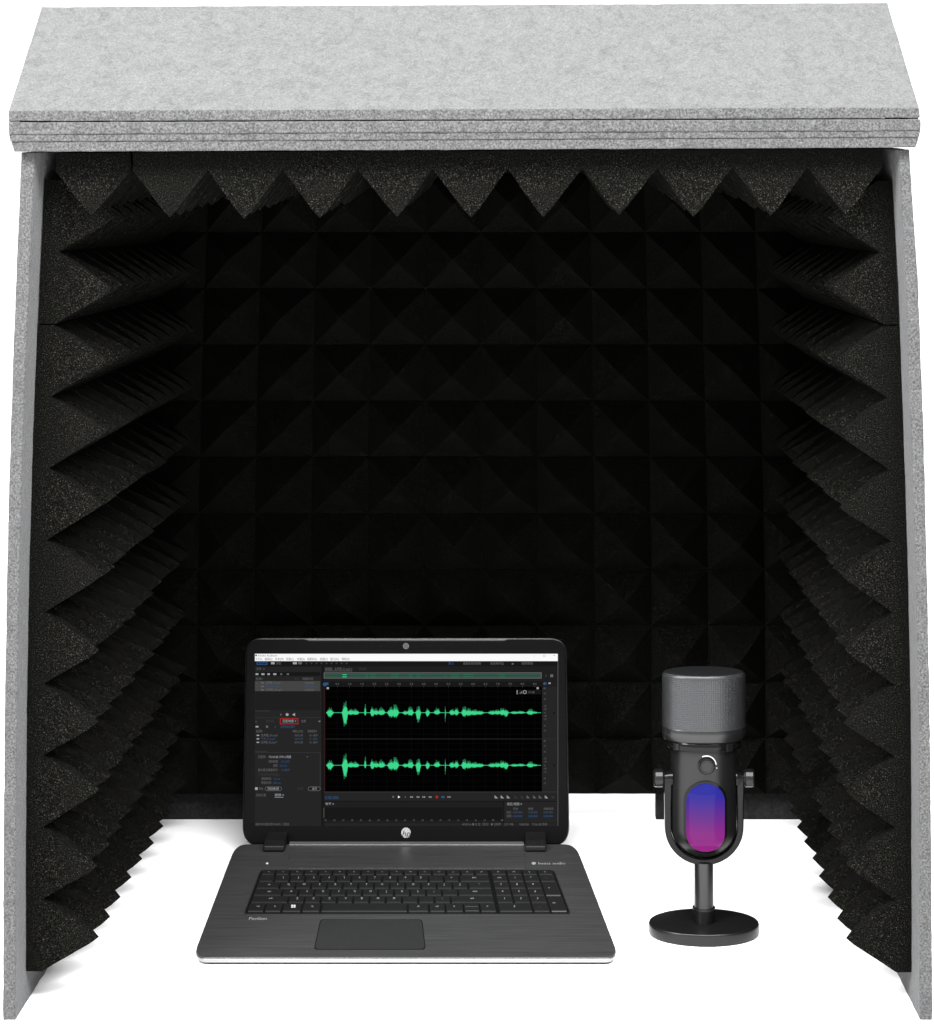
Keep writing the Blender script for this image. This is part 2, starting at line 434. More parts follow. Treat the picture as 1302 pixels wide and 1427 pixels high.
# touchpad
m = MB(); tp = rpoly([(446.5, 1281.5), (588.5, 1281.5), (593.5, 1323.5), (437.5, 1323.5)], 5)
px_prism(m, DECK, tp, .00005, .0003, 1, 1)
tp2 = rpoly([(447.6, 1282.2), (587.4, 1282.2), (592.2, 1322.8), (438.9, 1322.8)], 5)
px_prism(m, DECK, tp2, .0003, .0005, 0, 0); m.build('touchpad', [M['pad'], M['tray']], lap)
# keyboard
kb = [(364, 1213.5), (771.5, 1213.5), (794.5, 1273.8), (341, 1273.8)]
m = MB(); px_prism(m, DECK, rpoly([(363, 1212.7), (772.5, 1212.7), (796, 1274.6), (339.5, 1274.6)], 5), .00005, .0004, 1, 1)
px_prism(m, DECK, rpoly(kb, 5), .0004, .0005, 0, 0)
keyb = m.build('keyboard', [M['tray'], M['steel']], lap)
rows = [
 (1215.6, 1220.8, [('esc', 1)] + [('f%d' % i, 1) for i in range(1, 13)] + [('ins', 1), ('prt', 1), ('del', 1)], ['hm', 'end', 'up', 'dn']),
 (1222.2, 1230.2, [('`', 1)] + [(c, 1) for c in '1234567890-='] + [('back', 2)], ['num', '/', '*', '-']),
 (1231.6, 1239.8, [('tab', 1.5)] + [(c, 1) for c in 'QWERTYUIOP[]'] + [('\\', 1.5)], ['7', '8', '9', '+']),
 (1241.2, 1249.6, [('caps', 1.8)] + [(c, 1) for c in "ASDFGHJKL;'"] + [('enter', 2.2)], ['4', '5', '6', None]),
 (1251.0, 1259.6, [('shift', 2.3)] + [(c, 1) for c in 'ZXCVBNM,./'] + [('shift', 2.7)], ['1', '2', '3', 'ent']),
 (1261.0, 1271.8, [('ctrl', 1.05), ('fn', 1.05), ('win', 1.2), ('alt', 1.15), ('', 5.3), ('alt', 1.3), ('ctrl', 1), ('<', 1.1), ('up', 1.0), ('>', 1.0)], ['0', None, '.', None]),
]
def ksides(y):
    t = (y - 1213.5) / 60.3; return 364 + (341 - 364) * t + 2.0, 771.5 + (794.5 - 771.5) * t - 2.0
def key(u0, u1, y0, y1, legend):
    g = 0.0022
    (a0, b0), (a1, b1) = ksides(y0), ksides(y1)
    q = [(a0 + (b0 - a0) * (u0 + g), y0), (a0 + (b0 - a0) * (u1 - g), y0), (a1 + (b1 - a1) * (u1 - g), y1), (a1 + (b1 - a1) * (u0 + g), y1)]
    w = [DECK(x, y) for x, y in rpoly(q, 1.1, 3)]
    cc = sum(w, Vector()) / len(w)
    m = MB(); top = [cc + (p - cc) * .90 + DN * .0020 for p in w]; mid = [cc + (p - cc) * .97 + DN * .0017 for p in w]
    n = len(w); low = [p + DN * .0006 for p in w]
    m.prism(mid, low); m.prism(top, [cc + (p - cc) * .972 + DN * .00171 for p in w])
    if legend == 'win':
        x, y = (q[0][0] + q[1][0]) / 2, (y0 + y1) / 2 - .8
        for dx in (-2.9, .3):
            for dy in (-1.9, .3): m.poly([DECK(x + dx, y + dy, .0021), DECK(x + dx + 2.7, y + dy, .0021), DECK(x + dx + 2.7, y + dy + 1.8, .0021), DECK(x + dx, y + dy + 1.8, .0021)], 2)
    elif legend:
        hgt = 3.0 if len(legend) == 1 else 2.2
        if y1 - y0 < 6: hgt = 1.6
        text(m, DECK, legend, (q[0][0] + q[1][0]) / 2, (y0 + y1) / 2 - .9, hgt, .0021, 1, center=True, ysc=.95)
    m.build('key', [M['key'], M['legend'], M['white_mark']], keyb, recalc=False)
for y0, y1, main, num in rows:
    tot = sum(w for _, w in main); u = 0
    for s, w in main:
        u1 = u + w / tot * .7795
        if s == 'up' and y0 > 1260:
            key(u, u1, y0, (y0 + y1) / 2 - .4, ''); key(u, u1, (y0 + y1) / 2 + .4, y1, '')
        else: key(u, u1, y0, y1, s)
        u = u1
    cw = (1 - .786) / 4
    for k, s in enumerate(num):
        if s is None: continue
        u0 = .786 + cw * k; u1 = u0 + cw; yy = y1
        if s == '0': u1 += cw
        if s == '+': yy = 1249.6
        if s == 'ent': yy = 1271.8
        key(u0, u1, y0, yy, s)
# hinges
for a, b in ((371, 400), (732, 761)):
    m = MB(); x0, x1 = DECK(a, 1176).x, DECK(b, 1176).x
    yb0 = DECK(a, 1188).y; z = dk1.z
    prof = [(yb0, z + .0004), (yb0 + .001, z + .0055), (yb0 + .010, z + .0095), (LP0.y + .004, z + .012), (LP0.y + .012, z + .008), (LP0.y + .012, z - .006), (yb0 + .01, z - .002)]
    m.prism([(x0, y, zz) for y, zz in prof], [(x1, y, zz) for y, zz in prof]); m.build('hinge', M['plastic'], lap, bevel=.0015)
# lid
lid_pts = rpoly([(342.5, 889.3), (789.5, 889.3), (794, 1180), (337.5, 1180)], [24, 24, 28, 28], 10)
m = MB(); px_prism(m, LID, lid_pts, -.0065, -.0008); lid = m.build('lid', M['steel'], lap, smooth=True, bevel=.0012)
bz = rpoly([(343.8, 890.6), (425, 890.6), (430, 893), (703, 893), (708, 890.6), (788.2, 890.6), (792.6, 1178.8), (338.9, 1178.8)], [22, 2, 2, 2, 2, 22, 26, 26], 8)
m = MB(); px_prism(m, LID, bz, -.0009, .0006); bezel = m.build('bezel', M['bezel'], lap, smooth=True, bevel=.0008)
def disc(x, r, l0, l1, mat, name, par):
    m = MB(); px_prism(m, LID, [(x + r * math.cos(a * .3927), 900.2 + r * math.sin(a * .3927)) for a in range(16)], l0, l1); return m.build(name, mat, par)
wc = disc(566, 4.4, .0005, .0009, M['steel'], 'webcam', lap); disc(566, 2.4, .0008, .0011, M['lens'], 'lens', wc)
disc(531, 1.2, .0005, .0008, M['tray'], 'pinhole', lap); disc(600.5, 1.2, .0005, .0008, M['tray'], 'pinhole', lap)

m = MB()
m.poly([LID(566 + 6.6 * math.cos(a * .19635), 1160.3 + 7.2 * math.sin(a * .19635), .0008) for a in range(32)], 0)
text(m, LID, 'hp', 565.8, 1161.0, 8.6, .0011, 1, center=True, shear=.28)
m.build('logo', [simple('logo_silver', .24, .4, .3), M['plastic']], lap, recalc=False)
# display -------------------------------------------------------------
pal = {}; mats = []
def pc(name, rgb, k=1.0):
    pal[name] = len(mats); mats.append(emit('screen_' + name, lin(*rgb), k))
for n_, c_ in (('dark', (31, 31, 31)), ('darker', (24, 24, 25)), ('panel', (37, 37, 38)), ('row', (68, 68, 69)), ('white', (250, 250, 250)), ('black', (2, 2, 2)), ('ink', (90, 90, 90)),
               ('grey', (100, 100, 100)), ('light', (160, 162, 165)), ('dim', (56, 56, 56)), ('blue', (48, 82, 122)), ('green', (62, 215, 140)), ('mid_green', (36, 128, 84)), ('red', (190, 34, 30)),
               ('grid', (17, 17, 18)), ('over', (52, 70, 68)), ('red_dim', (60, 14, 18)), ('sep', (54, 54, 55)), ('olive', (90, 90, 60))): pc(n_, c_)
D = MB()
def R(x0, y0, x1, y1, c, lv): D.poly([LID(x0, y1, .0007 + lv * .00004), LID(x1, y1, .0007 + lv * .00004), LID(x1, y0, .0007 + lv * .00004), LID(x0, y0, .0007 + lv * .00004)], pal[c])
def T(s, x, y, h, c, w=None, lv=5): text(D, LID, s, x, y, h, .0007 + lv * .00004, pal[c], width=w)
R(355.5, 911, 778, 1151, 'dark', 0)
R(355.5, 911, 777.6, 921.2, 'white', 1)
R(356, 912, 358.5, 914.5, 'mid_green', 2)
T('Adobe Audition', 359.5, 914.8, 3.0, 'ink', 27)
for s, x, w in zip(['文件(F)', '编辑(E)', '多轨(M)', '剪辑(C)', '效果(S)', '收藏夹(R)', '视图(V)', '窗口(W)', '帮助(H)'], [356, 369, 383.5, 399, 414, 428, 446, 460.5, 476.5], [10, 11, 12, 11, 11, 14, 11, 12, 11]): T(s, x, 920, 3.2, 'ink', w)
T('–', 743, 915, 2.5, 'ink', 3); T('□', 757, 915, 2.5, 'ink', 3); T('×', 771, 914.5, 2.5, 'ink', 2.5)
R(355.5, 921.2, 777, 928.5, 'darker', 1)
R(358, 922.5, 373, 926.5, 'blue', 2); R(359.5, 923.3, 371.5, 925.6, 'darker', 3); T('波形', 360, 926, 3, 'blue', 11)
R(378, 922.6, 383, 925.6, 'light', 2); T('多轨', 385, 926, 3, 'grey', 7); R(408.5, 922.6, 414, 925.6, 'light', 2); R(416, 922.6, 421, 925.6, 'grey', 2)
for x in range(426, 488, 7): R(x, 923.2, x + 2.6, 925.4, 'dim', 2)
T('默认', 625, 926, 3, 'blue', 8); T('编辑音频到视频', 645.5, 926, 3, 'grey', 25); T('无线电作品', 683, 926, 3, 'grey', 19); T('»', 713, 926, 3, 'light', 3); T('搜索帮助', 727, 926, 3, 'grey', 16)
R(355.5, 929, 448, 1151, 'panel', 1)
T('文件', 357.5, 933.6, 3.2, 'grey', 7); R(367, 931.6, 369, 932.6, 'grey', 2)
R(356, 936.5, 447, 942, 'darker', 2)
for x, w in ((356.5, 4), (364.5, 4.5), (373, 3.5), (381, 4.5), (391, 2.5), (400, 3)): R(x, 938.2, x + w, 940.6, 'light' if x < 390 else 'grey', 3)
T('名称▾', 356.5, 947.4, 3, 'grey', 10); T('状态', 410.5, 947.4, 3, 'dim', 6); T('持续时间', 421.5, 947.4, 3, 'grey', 15)
R(355.5, 949, 446.5, 963, 'row', 2)
for i, (nm, cc) in enumerate((('女声版_01.mp3 *', 'grey'), ('干声_01.mp3', 'blue'), ('女声版_02.mp3', 'grey'))):
    y = 952.8 + i * 4.9; T('>', 357, y, 2.2, 'grey', 1.5, 6); R(364, y - 2.2, 368, y - .4, 'grey', 5); T(nm, 370.5, y, 3, cc, 22 if i != 1 else 19, 6); T('0:08.206', 425, y, 2.8, cc, 13, 6)
R(356, 963.4, 446.5, 989.5, 'dark', 2); R(356, 990, 376, 991.2, 'sep', 3)
R(391, 994.5, 392.5, 997, 'grey', 3); D.poly([LID(400.5 + 2.2 * math.cos(a * .7854), 995.7 + 2 * math.sin(a * .7854), .00095) for a in range(7, -1, -1)], pal['light'])
D.poly([LID(407.5, 995.7, .00095), LID(411.5, 998, .00095), LID(411.5, 993.4, .00095)], pal['light'])
R(355.5, 999.6, 447.5, 1000.2, 'sep', 3)
T('«', 356, 1006.4, 3, 'grey', 2.5); T('媒体浏览', 371, 1006.4, 3, 'dim', 11); T('匹配响度 ≡', 394, 1006.4, 3.2, 'light', 19, 7); T('效果', 420, 1006.4, 3, 'grey', 6.5); T('»', 444, 1006, 3, 'light', 3)
for q in ((390.5, 1001, 416, 1002), (390.5, 1008, 416, 1009), (390.5, 1001, 391.5, 1009), (415, 1001, 416, 1009)): R(*q, 'red', 6)
R(356.5, 1011.5, 360.5, 1013.6, 'light', 3); R(371, 1011, 374, 1014, 'grey', 3); T('/', 383, 1014, 3, 'grey', 1.5)
T('匹配响度设置中', 391, 1014, 3, 'blue', 20.5)
T('名称▾', 357, 1020.4, 3, 'grey', 9.5); T('响度 (LUFS)', 408, 1020.4, 3, 'grey', 14.5); T('真峰值电平', 429, 1020.4, 3, 'grey', 13)
for i, (nm, cc) in enumerate((('女声版_01.mp3', 'grey'), ('干声_01.mp3', 'blue'), ('女声版_02.mp3 *', 'grey'))):
    y = 1026 + i * 4.9; R(358, y - 2.2, 361.5, y - .6, 'light', 3); T(nm, 364, y, 3, cc, 23 if i != 1 else 19); T('-18.07 LUFS', 410, y, 2.8, cc, 12.5); T('-0.1 dBTP', 431, y, 2.8, cc, 12)
R(355.5, 1046.5, 373, 1047.6, 'sep', 3); R(356, 1048.3, 446.5, 1049, 'sep', 3); R(446, 1049, 447, 1097, 'sep', 3)
for s, x, y, w, c_ in (('匹配到：', 360, 1056.2, 11.5, 'grey'), ('ITU-R BS.1770-3 响度', 375, 1056.2, 31, 'light'), ('▾', 427, 1056, 3, 'grey'), ('目标响度：', 374.5, 1062.6, 14, 'grey'), ('-23 LUFS', 391.5, 1062.6, 12, 'blue'), ('容限：', 381, 1068.4, 7, 'grey'),
        ('0.5 LU', 390.5, 1068.4, 9.5, 'blue'), ('最大真正峰值电平：', 360, 1074.4, 28, 'grey'), ('-2 dBTP', 391.5, 1074.4, 12.5, 'blue'), ('□ 使用峰值限制器(L)', 360, 1080.8, 31, 'dim'), ('预测时间：', 364.5, 1086.6, 14.5, 'grey'),
        ('12 ms', 381.5, 1086.6, 9, 'blue'), ('释放时间：', 364.5, 1092.2, 14.5, 'grey'), ('200 ms', 381, 1092.2, 10.5, 'blue')): T(s, x, y, 3.1, c_, w)
R(355.8, 1097, 359.5, 1100.6, 'light', 3); T('导出', 361, 1100.4, 3, 'grey', 6); T('重置', 415, 1100.4, 3, 'dim', 8)
for a_, b_ in ((369.5, 393), (429.5, 447)):
    o1 = rrect(a_, 1096, b_, 1102, 2.9, 4); o2 = rrect(a_ + .7, 1096.7, b_ - .7, 1101.3, 2.2, 4)
    for o_, lv, c_ in ((o1, 3, 'grey'), (o2, 4, 'dark')): D.poly([LID(x, y, .0007 + lv * .00004) for x, y in reversed(o_)], pal[c_])
T('匹配音量设置', 373, 1100.3, 2.8, 'light', 16); T('运行', 435, 1100.3, 2.8, 'light', 7)
T('历史记录', 357, 1109.4, 3, 'grey', 14); T('视频 ≡', 383, 1109.2, 3, 'light', 13); R(383, 1110.6, 395.5, 1111.2, 'light', 3)
T('读取 MP3 音频 耗时 0.48 秒，已完成', 356, 1150, 3, 'grey', 47)
R(448, 928.5, 451.5, 1151, 'darker', 2)
# editor header, overview, ruler
T('编辑器：女声版_01.mp3 ≡', 453, 933.6, 3.1, 'grey', 38); R(453, 934.6, 491, 935.3, 'grey', 3); T('混音器', 500, 933.6, 3.1, 'dim', 10.5)
R(451.5, 937, 755, 945.5, 'grey', 2); R(452.6, 938, 753.9, 944.5, 'over', 3)
R(454, 940, 753, 940.3, 'mid_green', 4); R(454, 943, 753, 943.3, 'mid_green', 4)
for x, w in ((477.5, 6), (510, 3), (516, 8), (545, 11), (570, 5), (581, 4), (620, 1.5), (628, 12), (646, 14), (696, 8)):
    for yy in (939.6, 942.6): R(x, yy, x + w, yy + (1.0 if w < 9 and x < 484 else .6), 'green' if x < 484 else 'mid_green', 5)
R(760, 940, 762, 943, 'dim', 3); R(767, 939.7, 771, 943.6, 'grey', 3)
R(452, 949.5, 757, 957, 'darker', 2)
D.poly([LID(450.5, 954.8, .00095), LID(453, 956.6, .00095), LID(455.5, 954.8, .00095), LID(455.5, 951.6, .00095), LID(450.5, 951.6, .00095)], pal['blue'])
for i in range(1, 18):
    x = 453 + i * 17.2; T('%.1f' % (i * .5), x - 2.5, 954.2, 2.8, 'grey', 5); R(x, 955.5, x + .35, 957, 'grey', 3)
    R(x - 8.6, 956, x - 8.3, 957, 'dim', 3)
R(452, 951, 458, 954.5, 'blue', 3)
D.poly([LID(759.5 + 2.6 * math.cos(a * .7854), 952.5 + 2 * math.sin(a * .7854), .00095) for a in range(7, -1, -1)], pal['blue']); R(764.5, 951, 767.5, 953, 'light', 4)
# wave area
R(453.5, 957, 755.5, 1103, 'black', 2); R(452.6, 957, 453.5, 1103, 'red_dim', 3)
for i in range(1, 18): R(453 + i * 17.2, 957, 453.35 + i * 17.2, 1103, 'grid', 3)
for cy in (993, 1066):
    for dy in (-30, -22, -14, 14, 22, 30): R(453.5, cy + dy, 755.5, cy + dy + .35, 'grid', 3)
R(453.5, 1029.4, 778, 1029.9, 'sep', 4)
R(455.5, 957.5, 458.7, 960.3, 'light', 4); R(748, 957.5, 751, 960.3, 'light', 4)
R(719.5, 961.2, 754.5, 967.5, 'darker', 4); R(720.3, 961.6, 721.3, 967.2, 'light', 5); D.poly([LID(723.5, 966.5, .001), LID(728, 966.5, .001), LID(728, 962.3, .001)], pal['grey'])
D.poly([LID(731.5 + 2.6 * math.cos(a * .5236), 964.3 + 2.6 * math.sin(a * .5236), .00094) for a in range(11, -1, -1)], pal['light'])
D.poly([LID(731.5 + 1.8 * math.cos(a * .5236), 964.3 + 1.8 * math.sin(a * .5236), .00099) for a in range(11, -1, -1)], pal['darker']); T('+0 dB', 736, 965.8, 2.8, 'grey', 9, 8)
B_ = [(460, 7, 7, 3.2), (481, 16, 20, 2.6), (489, 5.5, 3.5, 3.5), (495, 5.5, 3.5, 3), (498, 4, 3, 1.5), (509, 12, 5, .9), (519, 9, 6, 2.0), (524, 6, 3.5, 3), (531.5, 7.5, 4, 3.6), (545, 8, 7, 3.4), (551, 12, 8, 3.2), (565, 3, 3, 3), (572, 8.5, 5, 2.9),
      (583, 9.5, 13, 2.3), (596, 6.5, 6, 1.9), (609, 7.5, 3, 3), (620.6, 10, 12, .35), (630, 6.5, 4, 2.6), (636, 8, 4.5, 2.2), (647, 9, 6.5, 2.6), (653, 6, 5, 4), (661, 4.5, 4, 5), (669, 3, 3, 4), (686, 3.5, 3, 4), (693, 5, 3, 3), (700, 7, 4, 3), (705, 5.5, 6, 2.4), (717, 2.3, 2, 4), (725, 2.6, 1.5, 5), (739, 5.5, 3.5, 3.4), (745, 2, 1.5, 3)]
rw = random.Random(3)
def env(x, k):
    e = 0
    for c_, u, d, w in B_:
        t = abs(x - c_) / w; a = (u, d)[k]
        if t < 2.2: e = max(e, a * max(0, math.exp(-t ** 3.2 * .5)))
    return max(e, .5)
for cy in (993, 1066.3):
    rw.seed(5)
    for lv, col_, sc, sh in ((4, 'mid_green', 1.08, .55), (5, 'green', .62, .5)):
        x = 455.0
        while x < 754:
            w = .5; j = 1 - sh * rw.random()
            u, d = env(x, 0) * sc * j, env(x, 1) * sc * (1 - sh * rw.random())
            if x > 752: u = d = .3
            if lv == 5: d = env(x, 1) * .85 * (1 - .3 * rw.random())
            R(x, cy - u, x + w, cy + d, col_, lv); x += w
# level scale
R(755.5, 957, 778, 1103, 'panel', 2)
for cy in (993, 1066.3):
    for dy, s in ((-34, 'dB'), (-27, '-3'), (-19, '-6'), (-9.5, '-12'), (-5, '-18'), (0, '-∞'), (4.5, '-18'), (9, '-12'), (18, '-6'), (25, '-3')): T(s, 757.5, cy + dy + 1.2, 2.5, 'grey', 4 if len(s) > 2 else 3)
R(771, 992, 774, 995, 'darker', 4); R(771, 1065, 774, 1068, 'darker', 4)
# transport and lower panels
R(452, 1103, 777, 1104, 'sep', 3); R(452, 1104, 778, 1116, 'panel', 2)
T('0:00.000', 453.3, 1113.5, 4.6, 'blue', 18.5)
def tri(x, y, w, h, c_='light'): D.poly([LID(x, y + h, .0009), LID(x + w, y, .0009), LID(x, y - h, .0009)], pal[c_])
R(547, 1109, 549.5, 1111.5, 'grey', 4); tri(555, 1110.5, 3, 1.8, 'white'); R(564.5, 1109, 565.3, 1112, 'grey', 4)
for x in (572, 581, 589, 598): tri(x, 1110.5, 2, 1.3); tri(x + 2.2, 1110.5, 2, 1.3)
D.poly([LID(609 + 1.9 * math.cos(a * .7854), 1110.5 + 1.9 * math.sin(a * .7854), .0009) for a in range(7, -1, -1)], pal['red'])
D.poly([LID(617.5 + 2.6 * math.cos(a * .7854), 1110.5 + 1.7 * math.sin(a * .7854), .0009) for a in range(7, -1, -1)], pal['blue']); tri(624, 1110.5, 2, 1.3); tri(626.6, 1110.5, 2, 1.3)
for x, c_ in ((689.5, 'light'), (698, 'light'), (706.5, 'light'), (717, 'dim'), (726, 'dim'), (734, 'grey'), (743, 'grey'), (751, 'grey'), (759.5, 'light'), (769, 'dim')):
    R(x, 1108.3, x + .7, 1112.3, c_, 4); D.poly([LID(x + 1, 1112.3, .0009), LID(x + 4.5, 1112.3, .0009), LID(x + 1, 1108.8, .0009)], pal[c_])
R(452, 1116, 701, 1151, 'dark', 3); R(452, 1116, 778, 1116.6, 'black', 4); R(703, 1117, 778, 1146, 'panel', 3); R(701, 1116, 703, 1147, 'darker', 4)
T('电平 ≡', 453.5, 1121.5, 3, 'light', 12); R(452, 1125, 700, 1143, 'darker', 4); R(451.2, 1125.5, 452.1, 1139.5, 'olive', 5)
for i in range(21): T(str(-57 + 3 * i) if i < 20 else '0', 452 + i * 12.3, 1144, 2.5, 'grey', 3.4, 6)
T('选区/视图 ≡', 706.5, 1121.8, 3.1, 'light', 21)
for i, s in enumerate(('开始', '结束', '持续时间')): T(s, 715 + i * 21.3, 1128.3, 2.8, 'grey', (7, 7, 13.5)[i])
for j in range(2):
    T(('选区', '视图')[j], 706, 1133.2 + 5.3 * j, 2.8, 'grey', 6.5)
    for i in range(3): T('0:00.000', 715 + i * 21.3, 1133.2 + 5.3 * j, 2.9, 'blue', 13)
R(452, 1147, 777, 1150.9, 'panel', 4)
T('44100 Hz ● 32 位（浮点） ● 立体声', 644, 1150, 3, 'grey', 54, 7); T('2.71 MB', 703, 1150, 3, 'grey', 12.5, 7); T('0:08.206', 724, 1150, 3, 'grey', 13, 7); T('72.06 GB 空闲', 741.5, 1150, 3, 'grey', 21, 7)
R(777.4, 911, 778, 1151, 'grey', 5)
D.build('screen', mats, lap, recalc=False)

# ---------------------------------------------------------------- microphone
KZ = 1.119; K = S * KZ
MX = (981 - CX) * K; MY = (KZ - 1) * Z0
def mz(py): return H - (py - CY) * K
mic = thing('microphone', 'black desk microphone with mesh head and glowing blue to pink window, right of the laptop', 'microphone', (MX, MY, 0))
YS = .68; YH = .57
def mm(px): return px * K
# base disc
m = MB(); t = .0122
m.lathe([(mm(74.5), .0006), (mm(76.3), .0012), (mm(77), .003), (mm(77), t - .0022), (mm(76.4), t - .0009), (mm(75.4), t - .0002), (mm(74), t)], (MX, MY, 0), .70, 96)
m.build('base', M['mic_body'], mic, smooth=True)
# stem
m = MB(); m.lathe([(mm(13.3), t), (mm(13.3), mz(1200))], (MX, MY, 0), 1, 48); m.build('stem', M['mic_metal'], mic, smooth=True)
m = MB(); m.lathe([(mm(14.6), t + .0001), (mm(15.3), t + .001), (mm(15.3), mz(1268)), (mm(15.8), mz(1267)), (mm(15.8), mz(1264)), (mm(14), mz(1263))], (MX, MY, 0), 1, 48); m.build('collar', M['mic_metal'], mic, smooth=True)
# body
def Rb(py):
    if py < 1151: return 45.6
    tt = min(1, (py - 1151) / 42.0); return 45.6 * math.sqrt(max(0, 1 - tt ** 2.1))
prof = [(mm(max(Rb(1193 - 42 * (i / 24) ** 1.7), .5)), mz(1193 - 42 * (i / 24) ** 1.7)) for i in range(25)]
prof += [(mm(45.6), mz(y)) for y in (1120, 1090, 1060, 1042)] + [(mm(45), mz(1040))]
m = MB(); m.lathe(prof, (MX, MY, 0), YS, 96); m.build('body', M['mic_body'], mic, smooth=True)
m = MB(); m.lathe([(mm(50.3), mz(1040.2)), (mm(51.2), mz(1039)), (mm(51.2), mz(1030.5)), (mm(50), mz(1029))], (MX, MY, 0), YS, 96)
m.build('neck_ring', M['mic_gloss'], mic, smooth=True)
for x0, x1 in ((-44, -37), (29, 38)):
    m = MB(); pts = []
    for x in (x0, (x0 + x1) / 2, x1): pts.append(Vector((MX + mm(x), MY - YS * mm(math.sqrt(51.2 ** 2 - x * x)), 0)))
    for o_ in (0,):
        top = [p + Vector((0, -.0012, mz(1030))) for p in pts] + [p + Vector((0, .002, mz(1030))) for p in reversed(pts)]
        bot = [Vector((p.x, p.y, mz(1039.5))) for p in top]
    m.prism(top, bot); m.build('clip', M['mic_body'], mic, bevel=.0004)
# grille head
gp = []
for rr, yy in ((52.5, 1029.6), (55.5, 1028.4), (57.3, 1025.5), (58.2, 1020), (58.5, 1012)): gp.append((mm(rr), mz(yy)))
n1 = len(gp)
for i in range(8): gp.append((mm(58.5), mz(1012 - i * 8.6 - 4)))
for i in range(1, 9):
    a = math.radians(90 * i / 8); gp.append((mm(58.5 - 7.0 * (1 - math.cos(a))), mz(942 - 7.0 * math.sin(a))))
gtop = gp[-1][1]
m = MB(); m.lathe([(mm(53.5), mz(1029)), *gp[1:5], (mm(57.6), mz(1011))], (MX, MY, 0), YH, 96); m.build('head_band', M['mic_metal'], mic, smooth=True)
m = MB(); prof = [(mm(57.6), mz(1013.5)), *[(r - .0002, z) for r, z in gp[n1:]]]
m.lathe(prof + [(mm(30), gtop + .0008), (mm(8), gtop + .0012)], (MX, MY, 0), YH, 128)
g = m.build('grille', grille_mat(.04), mic, smooth=True)
uvl = g.data.uv_layers.new(name='uv')
for poly in g.data.polygons:
    angs = []
    for li in poly.loop_indices:
        v = g.data.vertices[g.data.loops[li].vertex_index].co
        if poly.normal.z > .8 or poly.normal.z < -.8: uvl.data[li].uv = (v.x, v.y); angs.append(None)
        else: angs.append(math.atan2(v.x, -v.y / YH))
    if angs[0] is not None:
        if max(angs) - min(angs) > math.pi: angs = [a + 2 * math.pi if a < 0 else a for a in angs]
        for a, li in zip(angs, poly.loop_indices):
            v = g.data.vertices[g.data.loops[li].vertex_index].co; uvl.data[li].uv = (a * mm(58.5), v.z)
# surface patches on the body's front
def front_y(x_px, py, off):
    r = Rb(py); return MY - YS * mm(math.sqrt(max(r * r - x_px * x_px, 0))) - off
def capsule(y0, y1, hw, nx=20, ny=60):
    """rows of (x, y) inside a vertical capsule"""
    rws = []
    for j in range(ny + 1):
        y = y0 + (y1 - y0) * (0.5 - .5 * math.cos(math.pi * j / ny))
        if y < y0 + hw: w = math.sqrt(max(hw * hw - (y0 + hw - y) ** 2, 0))
        elif y > y1 - hw: w = math.sqrt(max(hw * hw - (y - y1 + hw) ** 2, 0))
        else: w = hw
        w = max(w, .3); rws.append([(-w + 2 * w * i / nx, y) for i in range(nx + 1)])
    return rws
def patch(y0, y1, hw, offfn, mat, name, parent, back=.001):
    m = MB(); rws = capsule(y0, y1, hw); nx = len(rws[0])
    pts = [[Vector((MX + mm(x), front_y(x, y, offfn(x / hw, y)), mz(y))) for x, y in r] for r in rws]
    o = len(m.v)
    for r in pts: m.v += r
    for j in range(len(pts) - 1):
        for i in range(nx - 1):
            m.f.append([o + j * nx + i, o + j * nx + i + 1, o + (j + 1) * nx + i + 1, o + (j + 1) * nx + i]); m.m.append(0)
    rim = [(0, i) for i in range(nx)] + [(j, nx - 1) for j in range(1, len(pts))] + [(len(pts) - 1, i) for i in range(nx - 2, -1, -1)] + [(j, 0) for j in range(len(pts) - 2, 0, -1)]
    low = []
    for j, i in rim: low.append(len(m.v)); m.v.append(pts[j][i] + Vector((0, back + .003, 0)))
    for k in range(len(rim)):
        l = (k + 1) % len(rim); a, b = rim[k], rim[l]
        m.f.append([o + a[0] * nx + a[1], low[k], low[l], o + b[0] * nx + b[1]]); m.m.append(0)
    return m.build(name, mat, parent, smooth=True)
patch(1079.5, 1182, 30, lambda u, y: .0010 + .0006 * (1 - u * u), M['mic_gloss'], 'window_frame', mic)
def window_mat():
    m, nt, b = new_mat('glowing_window'); L = nt.links
    tc = nt.nodes.new('ShaderNodeTexCoord'); sp = nt.nodes.new('ShaderNodeSeparateXYZ'); L.new(tc.outputs['Object'], sp.inputs['Vector'])
    mr = node(nt, 'ShaderNodeMapRange'); mr.inputs['From Min'].default_value = mz(1180); mr.inputs['From Max'].default_value = mz(1082)
    L.new(sp.outputs['Z'], mr.inputs['Value'])
    r = ramp(nt, [(0.0, lin(176, 44, 150)), (.3, lin(162, 48, 156)), (.55, lin(118, 52, 166)), (.8, lin(62, 52, 184)), (1.0, lin(44, 56, 190))])
    L.new(mr.outputs['Result'], r.inputs['Fac']); L.new(r.outputs['Color'], b.inputs['Emission Color']); b.inputs['Emission Strength'].default_value = .75
    b.inputs['Base Color'].default_value = (.001, .001, .0015, 1); b.inputs['Roughness'].default_value = .15; b.inputs['Specular IOR Level'].default_value = .04
    return m
patch(1083, 1178.5, 26.5, lambda u, y: .0018 + .0048 * math.sqrt(max(0, 1 - u * u)) * min(1, max(0, min(y - 1083, 1178.5 - y)) / 14 + .1) , window_mat(), 'light_window', mic)
